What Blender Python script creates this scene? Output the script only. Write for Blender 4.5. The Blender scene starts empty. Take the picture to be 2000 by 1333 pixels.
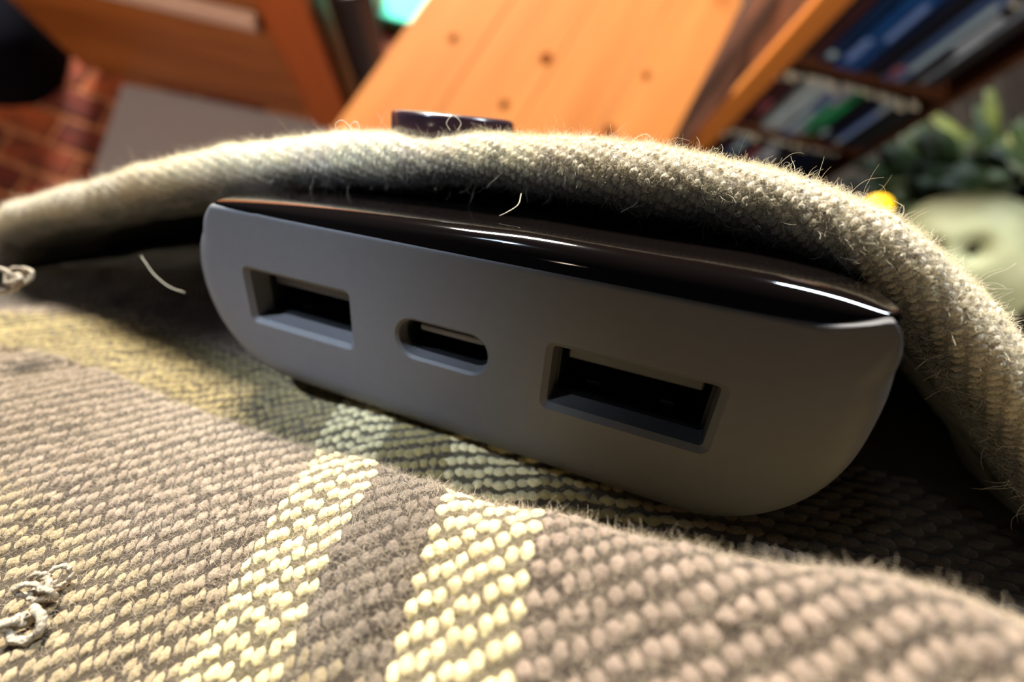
import bpy, math, random
import numpy as np
from mathutils import Vector, Matrix

SC = bpy.context.scene
COL = SC.collection
rng = np.random.default_rng(7)
random.seed(7)

# ------------------------------------------------------------------ frames
# near things are measured in millimetres in a frame fixed to the lens position
# (x right, y up the picture, z towards the viewer); M turns it into room axes.
F = 850.0
_n = np.array([-.135, -.157, -1.0]); _Z = -_n / np.linalg.norm(_n)
_Y = np.array([0, 1, 0]) - _Z[1] * _Z; _Y /= np.linalg.norm(_Y); _X = np.cross(_Y, _Z)
M = np.array([_X, _Y, _Z])
CAM = np.array([0, 0, 1.35])

def world(P):
    P = np.asarray(P, float)
    return CAM + (P * 0.001) @ M.T

def at(px, py, D):
    """millimetre point seen at a pixel, D mm in front of the lens"""
    return np.stack([(px - 1000) / F * D, -(py - 666.5) / F * D, -D + 0 * px], -1)

def rotvec(w):
    t = np.linalg.norm(w); k = w / t
    K = np.array([[0, -k[2], k[1]], [k[2], 0, -k[0]], [-k[1], k[0], 0]])
    return np.eye(3) + math.sin(t) * K + (1 - math.cos(t)) * K @ K
RB = rotvec(np.array([0.44268193, -0.35912766, -0.16754596]))   # power bank attitude
TB = np.array([-6.52019772, -0.52580305, -39.57483384])
def from_bank(P): return np.asarray(P, float) @ RB.T + TB
def on_bank_plane(px, py, axis, val):
    d = at(np.asarray(px, float), np.asarray(py, float), 1.0) @ RB
    c = -RB.T @ TB
    s = (val - c[axis]) / d[..., axis]
    return s                                                    # = depth in mm

# ------------------------------------------------------------------ camera
cam = bpy.data.cameras.new('camera'); co = bpy.data.objects.new('camera', cam); COL.objects.link(co)
cam.sensor_width = 36; cam.lens = F / 2000 * 36
cam.clip_start = 0.002; cam.clip_end = 50
mw = Matrix.Identity(4)
for i in range(3):
    for j in range(3): mw[i][j] = M[i][j]
    mw[i][3] = CAM[i]
co.matrix_world = mw
cam.dof.use_dof = True; cam.dof.focus_distance = 0.0345; cam.dof.aperture_fstop = 13.5
SC.camera = co

# ------------------------------------------------------------------ world and light
w = bpy.data.worlds.new('world'); SC.world = w; w.use_nodes = True
w.node_tree.nodes['Background'].inputs[0].default_value = (0.55, 0.62, 0.85, 1)
w.node_tree.nodes['Background'].inputs[1].default_value = 0.012
SC.view_settings.view_transform = 'Standard'; SC.view_settings.look = 'None'
SC.view_settings.exposure = 0.0; SC.view_settings.gamma = 1.0
SC.view_settings.use_curve_mapping = False
SC.cycles.use_denoising = True
SC.cycles.max_bounces = 5

def aim(o, target):
    d = Vector(target) - o.location
    o.rotation_euler = d.to_track_quat('-Z', 'Y').to_euler()
def area(name, loc, target, sx, sy, power, color):
    l = bpy.data.lights.new(name, 'AREA'); l.shape = 'RECTANGLE'; l.size = sx; l.size_y = sy
    l.energy = power; l.color = color
    o = bpy.data.objects.new(name, l); COL.objects.link(o); o.location = loc; aim(o, target); return o
BANKP = world([0, 0, -40])
# window light: ahead of the wearer and a little above
KEYDIR = M @ (RB @ np.array([-9.0, 22.0, -7.2])); KEYDIR /= np.linalg.norm(KEYDIR)
area('window_light', BANKP + KEYDIR * 3.6, BANKP, 1.1, 0.26, 500, (1.0, 0.93, 0.82))
KEY2 = M @ (RB @ np.array([9.0, 22.0, -7.0])); KEY2 /= np.linalg.norm(KEY2)
area('window_light_right', BANKP + KEY2 * 3.6, BANKP, 0.9, 0.22, 110, (0.80, 0.90, 1.0))
area('sky_light', BANKP + M @ np.array([-0.45, 0.68, 0.60]), BANKP, 0.10, 0.10, .5, (0.66, 0.82, 1.0))
def spot(name, loc, target, power, color, angle, blend=.6, size=.08):
    l = bpy.data.lights.new(name, 'SPOT'); l.energy = power; l.color = color; l.spot_size = math.radians(angle)
    l.spot_blend = blend; l.shadow_soft_size = size
    o = bpy.data.objects.new(name, l); COL.objects.link(o); o.location = loc; aim(o, target); return o
spot('cool_spot', BANKP + M @ np.array([-.45, .62, .62]), world(from_bank([-21, 6, 0])), 190, (0.66, 0.80, 1.0), 2.0, 1.0, .02)  # added narrow beam for the bluish patch on the bank's face
spot('fill_spot', (1.0, -0.6, 2.3), (1.35, .9, .2), 100, (1.0, .90, .78), 62)  # added unseen fill lamp, brightens the bookcase and plant
spot('fill_spot', (-1.0, -0.4, 2.3), (-.45, 1.2, .2), 155, (1.0, .80, .60), 66)  # added unseen fill lamp, brightens the drawers, mat and bricks

# ------------------------------------------------------------------ helpers
def lin(r, g, b):
    f = lambda c: (c / 255) / 12.92 if c <= 10 else ((c / 255 + .055) / 1.055) ** 2.4
    return (f(r), f(g), f(b), 1)

def nodes(name):
    m = bpy.data.materials.new(name); m.use_nodes = True
    return m, m.node_tree.nodes, m.node_tree.links, m.node_tree.nodes['Principled BSDF']

def mat(name, rgb, rough=.6, noise=0.0, scale=8, bump=0.0, metal=0, coat=0, stretch=(1, 1, 1), rgb2=None, spec=None, sheen=0):
    m, N, L, P = nodes(name)
    P.inputs['Roughness'].default_value = rough; P.inputs['Metallic'].default_value = metal
    P.inputs['Base Color'].default_value = lin(*rgb)
    if coat: P.inputs['Coat Weight'].default_value = coat; P.inputs['Coat Roughness'].default_value = .04
    if spec is not None: P.inputs['Specular IOR Level'].default_value = spec
    if sheen: P.inputs['Sheen Weight'].default_value = sheen; P.inputs['Sheen Roughness'].default_value = .5
    if noise or bump:
        tc = N.new('ShaderNodeTexCoord'); mp = N.new('ShaderNodeMapping'); mp.inputs['Scale'].default_value = stretch
        nz = N.new('ShaderNodeTexNoise'); nz.inputs['Scale'].default_value = scale; nz.inputs['Detail'].default_value = 6
        L.new(tc.outputs['Object'], mp.inputs[0]); L.new(mp.outputs[0], nz.inputs[0])
        if noise:
            mx = N.new('ShaderNodeMix'); mx.data_type = 'RGBA'
            mr = N.new('ShaderNodeMapRange'); mr.inputs[1].default_value = .35; mr.inputs[2].default_value = .65
            L.new(nz.outputs[0], mr.inputs[0]); L.new(mr.outputs[0], mx.inputs[0])
            c2 = rgb2 or tuple(max(0, c * (1 - noise)) for c in rgb)
            mx.inputs[6].default_value = lin(*rgb); mx.inputs[7].default_value = lin(*c2)
            L.new(mx.outputs[2], P.inputs['Base Color'])
        if bump:
            bp = N.new('ShaderNodeBump'); bp.inputs['Strength'].default_value = bump; bp.inputs['Distance'].default_value = .001
            L.new(nz.outputs[0], bp.inputs['Height']); L.new(bp.outputs[0], P.inputs['Normal'])
    return m

def mesh_obj(name, V, Fc, m, parent=None, smooth=True, origin=None, loops=None, col=None):
    me = bpy.data.meshes.new(name)
    V = np.asarray(V, float)
    if origin is not None: V = V - np.asarray(origin)
    if isinstance(Fc, np.ndarray):
        nF, k = Fc.shape
        me.vertices.add(len(V)); me.vertices.foreach_set('co', V.astype(np.float32).ravel())
        me.loops.add(nF * k); me.loops.foreach_set('vertex_index', Fc.astype(np.int32).ravel())
        me.polygons.add(nF); me.polygons.foreach_set('loop_start', np.arange(0, nF * k, k, dtype=np.int32))
        me.update(calc_edges=True); me.validate()
    else:
        me.from_pydata([tuple(v) for v in V], [], Fc)
    if smooth: me.polygons.foreach_set('use_smooth', [True] * len(me.polygons))
    if col is not None:
        a = me.color_attributes.new('Col', 'FLOAT_COLOR', 'POINT')
        c = np.ones((len(V), 4), np.float32); c[:, :3] = col; a.data.foreach_set('color', c.ravel())
    me.update()
    if m is not None: me.materials.append(m)
    o = bpy.data.objects.new(name, me); COL.objects.link(o)
    if parent is not None: o.parent = parent
    return o

def grid_faces(nu, nv, closeu=False):
    a = np.arange(nu if closeu else nu - 1); b = np.arange(nv - 1)
    A, B = np.meshgrid(a, b, indexing='ij'); A2 = (A + 1) % nu
    return np.stack([A * nv + B, A2 * nv + B, A2 * nv + B + 1, A * nv + B + 1], -1).reshape(-1, 4)

def tag(o, label=None, cat=None, group=None, kind=None):
    if label: o['label'] = label
    if cat: o['category'] = cat
    if group: o['group'] = group
    if kind: o['kind'] = kind
    return o
def empty(name, loc=(0, 0, 0), rz=0):
    o = bpy.data.objects.new(name, None); COL.objects.link(o); o.location = loc; o.rotation_euler = (0, 0, rz)
    o.empty_display_size = .01
    return o

def box(x0, x1, y0, y1, z0, z1, bev=0.0):
    """bevelled box, verts and faces"""
    import bmesh
    bm = bmesh.new(); bmesh.ops.create_cube(bm, size=1)
    for v in bm.verts:
        v.co = ((x0 + x1) / 2 + v.co.x * (x1 - x0), (y0 + y1) / 2 + v.co.y * (y1 - y0), (z0 + z1) / 2 + v.co.z * (z1 - z0))
    if bev: bmesh.ops.bevel(bm, geom=list(bm.edges), offset=bev, segments=2, affect='EDGES', profile=.5)
    V = [tuple(v.co) for v in bm.verts]; Fc = [[v.index for v in f.verts] for f in bm.faces]
    bm.verts.index_update(); Fc = [[v.index for v in f.verts] for f in bm.faces]
    bm.free(); return V, Fc
def box_obj(name, ext, m, parent=None, bev=0.0):
    V, Fc = box(*ext, bev); return mesh_obj(name, V, Fc, m, parent, smooth=False)
def join(parts):
    V = []; Fc = []
    for v, f in parts:
        n = len(V); V += list(v); Fc += [[i + n for i in q] for q in f]
    return V, Fc
def lathe(prof, n=48):
    V = []; Fc = []
    for r, z in prof:
        for i in range(n):
            a = 2 * math.pi * i / n; V.append((r * math.cos(a), r * math.sin(a), z))
    for j in range(len(prof) - 1):
        for i in range(n):
            k = (i + 1) % n; Fc.append([j * n + i, j * n + k, (j + 1) * n + k, (j + 1) * n + i])
    return V, Fc

def tube(name, P, rad, m, parent, k=8):
    P = np.asarray(P, float); T = np.gradient(P, axis=0); T /= np.linalg.norm(T, axis=1)[:, None] + 1e-12
    u_ = np.cross(T, [0.31, 0.2, 0.93]); u_ /= np.linalg.norm(u_, axis=1)[:, None] + 1e-12; w_ = np.cross(T, u_)
    a = np.arange(k) * 2 * math.pi / k; rr_ = np.full(len(P), rad); rr_[0] *= .3; rr_[-1] *= .3
    V = P[:, None] + rr_[:, None, None] * (u_[:, None] * np.cos(a)[None, :, None] + w_[:, None] * np.sin(a)[None, :, None])
    n_ = len(P); Fc = [[i * k + j, i * k + (j + 1) % k, (i + 1) * k + (j + 1) % k, (i + 1) * k + j] for i in range(n_ - 1) for j in range(k)]
    Fc += [list(range(k))[::-1], [(n_ - 1) * k + j for j in range(k)]]
    return mesh_obj(name, V.reshape(-1, 3), Fc, m, parent)

def wob(P, f, seed):
    """cheap smooth 3-D noise, about -1..1"""
    r = np.random.default_rng(seed); out = 0
    for _ in range(7):
        k = r.normal(size=3); k /= np.linalg.norm(k); k *= f * r.uniform(.6, 1.6)
        out = out + np.sin(P @ k + r.uniform(0, 6.28))
    return out / 3.2

# ------------------------------------------------------------------ ROOM
HD = np.array([.986, -.165]); GD = np.array([.165, .986]); ROOM_RZ = math.atan2(HD[1], HD[0])
def hg(h, g, z=0): p = HD * h + GD * g; return (p[0], p[1], z)

def wood(name, rgb, rgb2, along, scale=6, knots=False, rough=.45):
    m, N, L, P = nodes(name)
    tc = N.new('ShaderNodeTexCoord'); mp = N.new('ShaderNodeMapping')
    mp.inputs['Scale'].default_value = tuple(.12 if a == along else 1.6 for a in 'xyz')
    nz = N.new('ShaderNodeTexNoise'); nz.inputs['Scale'].default_value = scale * 2; nz.inputs['Detail'].default_value = 5
    wv = N.new('ShaderNodeTexNoise'); wv.inputs['Scale'].default_value = scale * 9; wv.inputs['Detail'].default_value = 3
    L.new(tc.outputs['Object'], mp.inputs[0]); L.new(mp.outputs[0], nz.inputs[0]); L.new(mp.outputs[0], wv.inputs[0])
    ad = N.new('ShaderNodeMath'); ad.operation = 'MULTIPLY_ADD'; ad.inputs[1].default_value = .35
    L.new(wv.outputs[0], ad.inputs[0]); L.new(nz.outputs[0], ad.inputs[2])
    mr = N.new('ShaderNodeMapRange'); mr.inputs[1].default_value = .48; mr.inputs[2].default_value = .9
    L.new(ad.outputs[0], mr.inputs[0])
    mx = N.new('ShaderNodeMix'); mx.data_type = 'RGBA'
    L.new(mr.outputs[0], mx.inputs[0]); mx.inputs[6].default_value = lin(*rgb); mx.inputs[7].default_value = lin(*rgb2)
    out = mx.outputs[2]
    if knots:
        vo = N.new('ShaderNodeTexVoronoi'); vo.inputs['Scale'].default_value = 6.5
        m2 = N.new('ShaderNodeMapping'); m2.inputs['Scale'].default_value = (1, .7, .01); m2.inputs['Location'].default_value = (.31, .12, 0)
        L.new(tc.outputs['Object'], m2.inputs[0]); L.new(m2.outputs[0], vo.inputs[0])
        r2 = N.new('ShaderNodeMapRange'); r2.inputs[1].default_value = .05; r2.inputs[2].default_value = .17
        L.new(vo.outputs['Distance'], r2.inputs[0])
        m3 = N.new('ShaderNodeMix'); m3.data_type = 'RGBA'; L.new(r2.outputs[0], m3.inputs[0])
        m3.inputs[6].default_value = lin(120, 62, 24); L.new(out, m3.inputs[7]); out = m3.outputs[2]
    L.new(out, P.inputs['Base Color']); P.inputs['Roughness'].default_value = rough
    return m

m_mortar = mat('mortar', (176, 112, 74), .9, .25, 30, .4)
m_brick = mat('brick_clay', (136, 58, 30), .8, .35, 14, .4)
m_brick2 = mat('brick_clay_dark', (104, 36, 22), .8, .3, 14, .4)
m_brick3 = mat('brick_clay_orange', (168, 78, 36), .8, .3, 14, .4)

floor = empty('floor', (0, 0, 0)); tag(floor, kind='structure')
V, Fc = box(-3.2, 3.2, -1.2, 3.2, -.06, -.008); mesh_obj('mortar_bed', V, Fc, m_mortar, floor, False)
m_dkf = mat('dark_boards', (44, 34, 24), .6, .3, 12)
for i in range(9):  # added dark floor, keeps the background dark around bookcase and plant
    fb = box_obj('added_floor_board', (.50 + i * .22, .718 + i * .22, .2, 3.2, -.03, .0), m_dkf, floor, .002)
BL, BW, GAP = .205, .095, .016
V, Fc = box(-BL / 2 + GAP / 2, BL / 2 - GAP / 2, -BW / 2 + GAP / 2, BW / 2 - GAP / 2, -.02, .0, .004)
brick_meshes = []
for mm in (m_brick, m_brick2, m_brick3):
    o = mesh_obj('brick', V, Fc, mm, None, False); brick_meshes.append(o.data); bpy.data.objects.remove(o)
ba = math.radians(-20.5); bu = np.array([math.cos(ba), math.sin(ba)]); bv = np.array([-bu[1], bu[0]])
nb = 0
for j in range(-9, 10):
    for i in range(-5, 6):
        c = np.array([-1.187, .906]) + bu * ((i + (j % 2) * .5) * BL + .03) + bv * (j + .5) * BW
        if not (-2.0 < c[0] < -.62 or (-.62 <= c[0] < .05 and c[1] > 1.15)): continue
        if c[1] < .25 or c[1] > 2.0: continue
        o = bpy.data.objects.new('brick', random.choice(brick_meshes)); COL.objects.link(o); o.parent = floor
        o.location = (c[0], c[1], random.uniform(-.003, .002)); o.rotation_euler = (0, 0, ba + random.uniform(-.015, .015)); nb += 1
for j in range(0, 7):                    # the strip of paving seen past the bench
    for i in range(0, 5):
        c = np.array([-.42, 1.18]) + bu * ((i + (j % 2) * .5) * BL) + bv * (j + .5) * BW
        o = bpy.data.objects.new('brick', random.choice(brick_meshes)); COL.objects.link(o); o.parent = floor
        o.location = (c[0], c[1], random.uniform(-.003, .001)); o.rotation_euler = (0, 0, ba)

m_wall = mat('wall_paint', (96, 70, 52), .9, .15, 6)
wl = box_obj('wall_back', (-3.2, 3.2, 0, .08, 0, 2.6), m_wall); wl.location = hg(0, 4.4); wl.rotation_euler = (0, 0, ROOM_RZ); tag(wl, kind='structure')

# grey mat
m_mat = mat('grey_felt', (160, 153, 158), .95, .10, 200, .5)
ma = box_obj('floor_mat', (0, 1.25, -1.1, 0, .0005, .012), m_mat, None, .003)
ma.location = (-1.0, 1.005, 0.003); ma.rotation_euler = (0, 0, ROOM_RZ + .01)
tag(ma, 'plain grey floor mat lying on the brick paving below the wooden drawer unit', 'mat')

# drawer unit
m_wd = wood('drawer_wood', (176, 104, 46), (122, 64, 24), 'x', 5)
m_post = wood('post_wood', (190, 96, 26), (158, 74, 18), 'z', 4)
m_pale = mat('pale_strip', (214, 178, 160), .5)
dk = mat('dark_gap', (24, 14, 10), .8)
u = empty('drawer_unit', hg(0, .836), ROOM_RZ)
tag(u, 'brown wooden drawer unit with a pale edge strip, standing behind the grey mat', 'drawers')
V, Fc = join([box(-1.24, -.46, .012, .5, .04, .57), box(-1.22, -.48, .03, .48, 0, .04)]); mesh_obj('carcass', V, Fc, m_wd, u, False)
for z0, z1 in ((.05, .355), (.415, .55)):
    d = box_obj('drawer', (-1.23, -.585, -.012, .012, z0, z1), m_wd, u, .004)
    0 and box_obj('handle', (-1.12, -.98, -.035, -.012, (z0 + z1) / 2 - .01, (z0 + z1) / 2 + .01), mat('handle_bronze', (80, 52, 34), .4), d, .004)
box_obj('edge_strip', (-1.23, -.60, -.03, .0, .368, .398), m_pale, u, .004)
box_obj('corner_post', (-.58, -.46, -.02, .10, 0, .58), m_post, u, .004)

# dark bin between the drawers and the bench
m_bin = mat('bin_plastic', (40, 26, 24), .45)
V, Fc = lathe([(.0, 0), (.042, 0), (.045, .01), (.056, .47), (.062, .475), (.062, .49), (.056, .495), (.052, .44), (.04, .02), (0, .02)], 40)
b = mesh_obj('waste_bin', V, Fc, m_bin); b.location = hg(-.39, .90)
tag(b, 'dark round plastic bin standing between the drawer unit and the pine bench', 'bin')

# teal box
m_teal = mat('teal_cloth', (90, 240, 205), .8, .08, 30)
t = empty('storage_box', hg(-.29, 1.37), ROOM_RZ)
tag(t, 'flat teal storage box on the brick floor behind the pine bench', 'box')
box_obj('body', (-.16, .20, -.13, .25, 0.002, .032), m_teal, t, .01)
box_obj('lid', (-.165, .205, -.135, .255, .033, .048), m_teal, t, .008)

# pine bench / table top
m_pine = wood('pine', (164, 103, 48), (146, 85, 34), 'y', 4, False, .75)
m_pine.node_tree.nodes['Principled BSDF'].inputs['Specular IOR Level'].default_value = .15
bn = empty('pine_bench', (0, 0, 0))
tag(bn, 'large orange pine bench with a knotty planked top, right behind the shirt pocket', 'bench')
ax = np.array([.49, .872]); cr = np.array([ax[1], -ax[0]])
O = np.array([-.243, .572]); E1 = np.array([.513, .582])
# the two long edges nearly run along ax; width across
wd = float((E1 - O) @ cr) * .965
brz = math.atan2(-ax[0], ax[1])
bn.location = (O[0], O[1], 0); bn.rotation_euler = (0, 0, brz)
npl = 4
for i in range(npl):
    p = box_obj('plank', (wd * i / npl + .0008, wd * (i + 1) / npl - .0008, -.45, .84, .475, .5), m_pine, bn, .0015)
for sx in (.06, wd - .06):
    for sy in (-.38, .76):
        box_obj('leg', (sx - .03, sx + .03, sy - .03, sy + .03, 0.001, .475), m_pine, bn, .003)
box_obj('apron', (.03, wd - .03, .80, .82, .39, .475), m_pine, bn, .002)

m_knot = mat('knot', (84, 40, 14), .9, spec=0)
pls = [o for o in bn.children if o.name.startswith('plank')]
for px, py, r_ in ((1067, 115, .017), (1262, 148, .012), (985, 205, .013), (1190, 258, .018), (885, 75, .012)):
    d = M @ at(np.array(float(px)), np.array(float(py)), 1.0); P_ = CAM + d * (.5002 - CAM[2]) / d[2]
    q = np.array([(P_[0] - O[0]), (P_[1] - O[1])]); lx = float(q @ cr); ly = float(q @ ax)
    V, Fc = lathe([(0, .0004), (r_ * .5, .0006), (r_ * .8, .0003), (r_, -.0006)], 20)
    V = [(v[0] * .9 + lx, v[1] * 1.25 + ly, v[2] + .5) for v in V]
    mesh_obj('knot', V, Fc, m_knot, pls[min(npl - 1, int(lx / wd * npl))], True)

# white roll
m_white = mat('white_card', (225, 205, 190), .7)
V, Fc = lathe([(.02, 0), (.026, 0), (.026, .62), (.022, .62), (.022, .02), (.02, 0)], 24)
rl = mesh_obj('paper_roll', V, Fc, m_white); rl.location = hg(.515, 1.17, 0.001)
tag(rl, 'upright pale paper roll standing between the pine bench and the bookcase', 'roll')

# bookcase
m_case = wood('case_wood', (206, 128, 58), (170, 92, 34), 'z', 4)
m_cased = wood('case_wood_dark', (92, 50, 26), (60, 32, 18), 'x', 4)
bc = empty('bookcase', hg(0, .883), ROOM_RZ)
tag(bc, 'brown wooden bookcase with a lighter orange upright, filled with dark spines', 'bookcase')
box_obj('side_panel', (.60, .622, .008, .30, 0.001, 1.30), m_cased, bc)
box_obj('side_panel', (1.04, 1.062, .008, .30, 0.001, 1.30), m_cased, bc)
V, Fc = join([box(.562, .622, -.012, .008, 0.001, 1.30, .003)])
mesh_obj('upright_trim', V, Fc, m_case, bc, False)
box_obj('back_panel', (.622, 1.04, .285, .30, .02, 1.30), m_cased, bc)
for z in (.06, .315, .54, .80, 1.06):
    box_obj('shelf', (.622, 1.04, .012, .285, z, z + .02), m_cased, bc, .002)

pal = [(20, 48, 92), (28, 80, 150), (16, 30, 60), (110, 130, 175), (24, 26, 34), (60, 84, 130), (150, 160, 175), (70, 40, 44),
       (36, 100, 110), (180, 196, 206), (20, 110, 70), (48, 46, 50)]
bm_cols = [mat('cover_%s' % n, c, .35, .2, 40) for n, c in zip(
    ['navy', 'blue', 'ink', 'periwinkle', 'black', 'slate', 'silver', 'maroon', 'petrol', 'white', 'green', 'charcoal'], pal)]
cn = ['navy', 'bright blue', 'ink blue', 'periwinkle', 'black', 'slate blue', 'silver', 'maroon', 'petrol', 'white', 'green', 'charcoal']
m_page = mat('pages', (190, 180, 160), .9)
m_lab = mat('spine_print', (190, 200, 215), .5)
def book(h0, th, z0, ht, ci, label, group, back=.0, dep=.14, lab=None, mt=None):
    r = empty('book', hg(h0, .883 + .02 + back, z0), ROOM_RZ)
    parts = [box(0, .0015, 0, dep, 0, ht), box(th - .0015, th, 0, dep, 0, ht), box(0, th, 0, .002, 0, ht, .0005)]
    V, Fc = join(parts); mesh_obj('cover', V, Fc, bm_cols[ci], r, False)
    box_obj('page_block', (.0016, th - .0016, .003, dep - .004, .003, ht - .003), m_page, r)
    if lab: box_obj('spine_label', (th * .18, th * .82, -.0006, 0, ht * lab[0], ht * lab[1]), mt or m_lab, r)
    tag(r, label, 'book', group)
m_lblue = mat('spine_blue', (120, 150, 215), .4); m_lgreen = mat('spine_green', (20, 150, 92), .4)
m_lcool = mat('spine_ice', (172, 196, 208), .4); m_lrose = mat('spine_rose', (150, 84, 96), .5)
# upper row: z .56
rows = [
 (.561, [(.030, .20, 4, None, None), (.028, .215, 7, None, None), (.032, .22, 0, (.05, .12), m_lcool), (.030, .225, 1, (.1, .35), m_lblue), (.026, .21, 1, (.4, .8), m_lblue),
         (.028, .205, 2, None, None), (.024, .21, 4, None, None), (.030, .22, 5, (.06, .2), m_lrose), (.026, .215, 3, (.15, .9), m_lcool), (.028, .20, 11, (.5, .9), m_lab),
         (.026, .205, 6, (.3, .6), m_lab), (.030, .2, 11, None, None), (.034, .2, 4, None, None), (.032, .21, 2, None, None), (.03, .2, 4, None, None)], 'upper'),
 (.336, [(.030, .15, 7, None, None), (.026, .16, 7, (.3, .6), m_lrose), (.022, .155, 4, None, None), (.030, .165, 9, (.2, .5), m_lcool), (.028, .168, 9, (.4, .8), m_lcool), (.026, .16, 3, (.1, .6), m_lcool),
         (.030, .17, 6, (.2, .7), m_lgreen), (.030, .17, 10, (.3, .8), m_lgreen), (.026, .165, 4, (.1, .25), m_lcool), (.030, .168, 2, None, None), (.024, .16, 9, (.1, .8), m_lblue),
         (.03, .16, 4, None, None), (.03, .165, 11, None, None), (.03, .16, 4, None, None), (.034, .165, 2, None, None), (.034, .16, 4, None, None)], 'middle'),
 (.081, [(.030, .19, 4, None, None), (.028, .2, 7, None, None), (.03, .21, 5, (.7, .95), m_lcool), (.026, .2, 4, None, None), (.032, .215, 7, (.5, .8), m_lrose), (.03, .21, 6, (.6, .9), m_lab),
         (.028, .2, 4, (.6, .8), m_lab), (.03, .2, 11, None, None), (.03, .19, 4, None, None), (.03, .2, 2, None, None), (.03, .2, 4, None, None), (.03, .2, 4, None, None)], 'lower')]
ords = ['first', 'second', 'third', 'fourth', 'fifth', 'sixth', 'seventh', 'eighth', 'ninth', 'tenth', 'eleventh', 'twelfth', 'thirteenth', 'fourteenth', 'fifteenth', 'sixteenth']
for z0, lst, nm in rows:
    h = .632
    for i, (th, ht, ci, lb, mt) in enumerate(lst):
        if h + th > 1.035: break
        book(h, th, z0, ht, ci, '%s book, %s from the orange upright on the %s bookcase shelf' % (cn[ci], ords[i], nm),
             'books on the %s shelf' % nm, back=random.uniform(-.01, .012), lab=lb, mt=mt)
        h += th + .003

# greenery at the right: leafy plant heap in a dark pot
m_leaf = mat('leaf_green', (44, 62, 12), .6, .4, 20, rgb2=(20, 34, 8))
m_leaf2 = mat('leaf_pale', (92, 100, 40), .6, .3, 20)
m_pot = mat('pot_clay', (30, 30, 40), .6)
pl = empty('leafy_plant', hg(1.45, .80))
tag(pl, 'dark green leafy plant in a pot, in front of the right side of the bookcase', 'plant')
V, Fc = lathe([(0, 0), (.10, 0), (.13, .22), (.14, .22), (.14, .25), (.125, .25), (.12, .20), (0, .20)], 32)
mesh_obj('pot', V, Fc, m_pot, pl)
# leaf mesh
LV = []; LF = []
for i in range(7):
    tt = i / 6; wdt = .028 * math.sin(math.pi * min(1, tt * .92 + .06)) ** .8
    for s in (-1, 0, 1): LV.append((s * wdt, tt * .11, -.012 * abs(s) + -.03 * tt * tt))
for i in range(6):
    for s in range(2): a = i * 3 + s; LF.append([a, a + 1, a + 4, a + 3])
l1 = mesh_obj('leaf', LV, LF, m_leaf, pl); l2 = mesh_obj('leaf', LV, LF, m_leaf2, pl)
lr = np.random.default_rng(3)
def putleaf(o, k):
    th = lr.uniform(0, 6.28); ph = math.acos(lr.uniform(-.1, 1)); rr = lr.uniform(.6, 1)
    o.location = (.28 * rr * math.sin(ph) * math.cos(th), .24 * rr * math.sin(ph) * math.sin(th), .27 + .25 * rr * math.cos(ph))
    o.rotation_euler = (lr.uniform(-.9, .5), lr.uniform(-.5, .5), th - math.pi / 2)
    s = lr.uniform(.9, 1.5); o.scale = (s, s, s)
putleaf(l1, 0); putleaf(l2, 0)
for k in range(230):
    o = (l1 if lr.random() < .86 else l2).copy(); COL.objects.link(o); o.parent = pl; putleaf(o, k)
sv = []
for k in range(14):
    a = k * 2.4; e = (.2 * math.cos(a), .16 * math.sin(a), .42)
    V, Fc = lathe([(.004, .18), (.0035, .3), (.003, .44)], 6)
    V = [(v[0] + e[0] * max(0, v[2] - .18) / .26, v[1] + e[1] * max(0, v[2] - .18) / .26, v[2]) for v in V]
    mesh_obj('stem', V, Fc, m_leaf, pl)

# pale green moulded lump with two hollows, nearer and lower than the plant
m_lump = mat('pale_green_plastic', (196, 202, 158), .6, .25, 9)
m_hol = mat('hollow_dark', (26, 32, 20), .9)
N1, N2 = 64, 40
th = np.linspace(0, 2 * np.pi, N1, endpoint=False); ph = np.linspace(0.02, np.pi - .02, N2)
T, Pp = np.meshgrid(th, ph, indexing='ij')
S = np.stack([np.sin(Pp) * np.cos(T), np.sin(Pp) * np.sin(T), np.cos(Pp)], -1)
lumpc = None
def lump_shape(S):
    r = 1 + .10 * wob(S, 1.6, 5) + .04 * wob(S, 4, 6)
    for c, dep, sg in (((-.42, .12, .90), .30, .17), ((.12, .15, .98), .34, .18), ((-.1, -.45, .9), .12, .12)):
        c = np.array(c) / np.linalg.norm(c); d = np.linalg.norm(S - c, axis=-1); r = r - dep * np.exp(-(d / sg) ** 2)
    return S * r[..., None]
LP = lump_shape(S)
dirl = M @ at(np.array(1880.), np.array(505.), 1.0)
cl = CAM + dirl * .86
zax = -dirl / np.linalg.norm(dirl); xax = M[:, 0] - zax * (M[:, 0] @ zax); xax /= np.linalg.norm(xax); yax = np.cross(zax, xax)
R3 = np.stack([xax, yax, zax], 1)
gnome = empty('moulded_figure', (cl[0], cl[1], cl[2] - .2))
tag(gnome, 'pale green rounded moulded shape with two dark hollows, below the plant', 'ornament')
VV = (LP * np.array([.125, .135, .11])).reshape(-1, 3) @ R3.T + np.array([0, 0, .2])
mesh_obj('head', VV, grid_faces(N1, N2, True), m_lump, gnome)
V, Fc = lathe([(.0, .0), (.11, .0), (.115, .03), (.09, .1), (.07, .15)], 32); mesh_obj('base', V, Fc, m_lump, gnome)
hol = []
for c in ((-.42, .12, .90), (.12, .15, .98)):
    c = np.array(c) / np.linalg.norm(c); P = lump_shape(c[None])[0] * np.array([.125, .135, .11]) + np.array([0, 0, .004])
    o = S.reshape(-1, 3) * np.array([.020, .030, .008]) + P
    mesh_obj('hollow', o @ R3.T + np.array([0, 0, .2]), grid_faces(N1, N2, True), m_hol, gnome)
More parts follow.
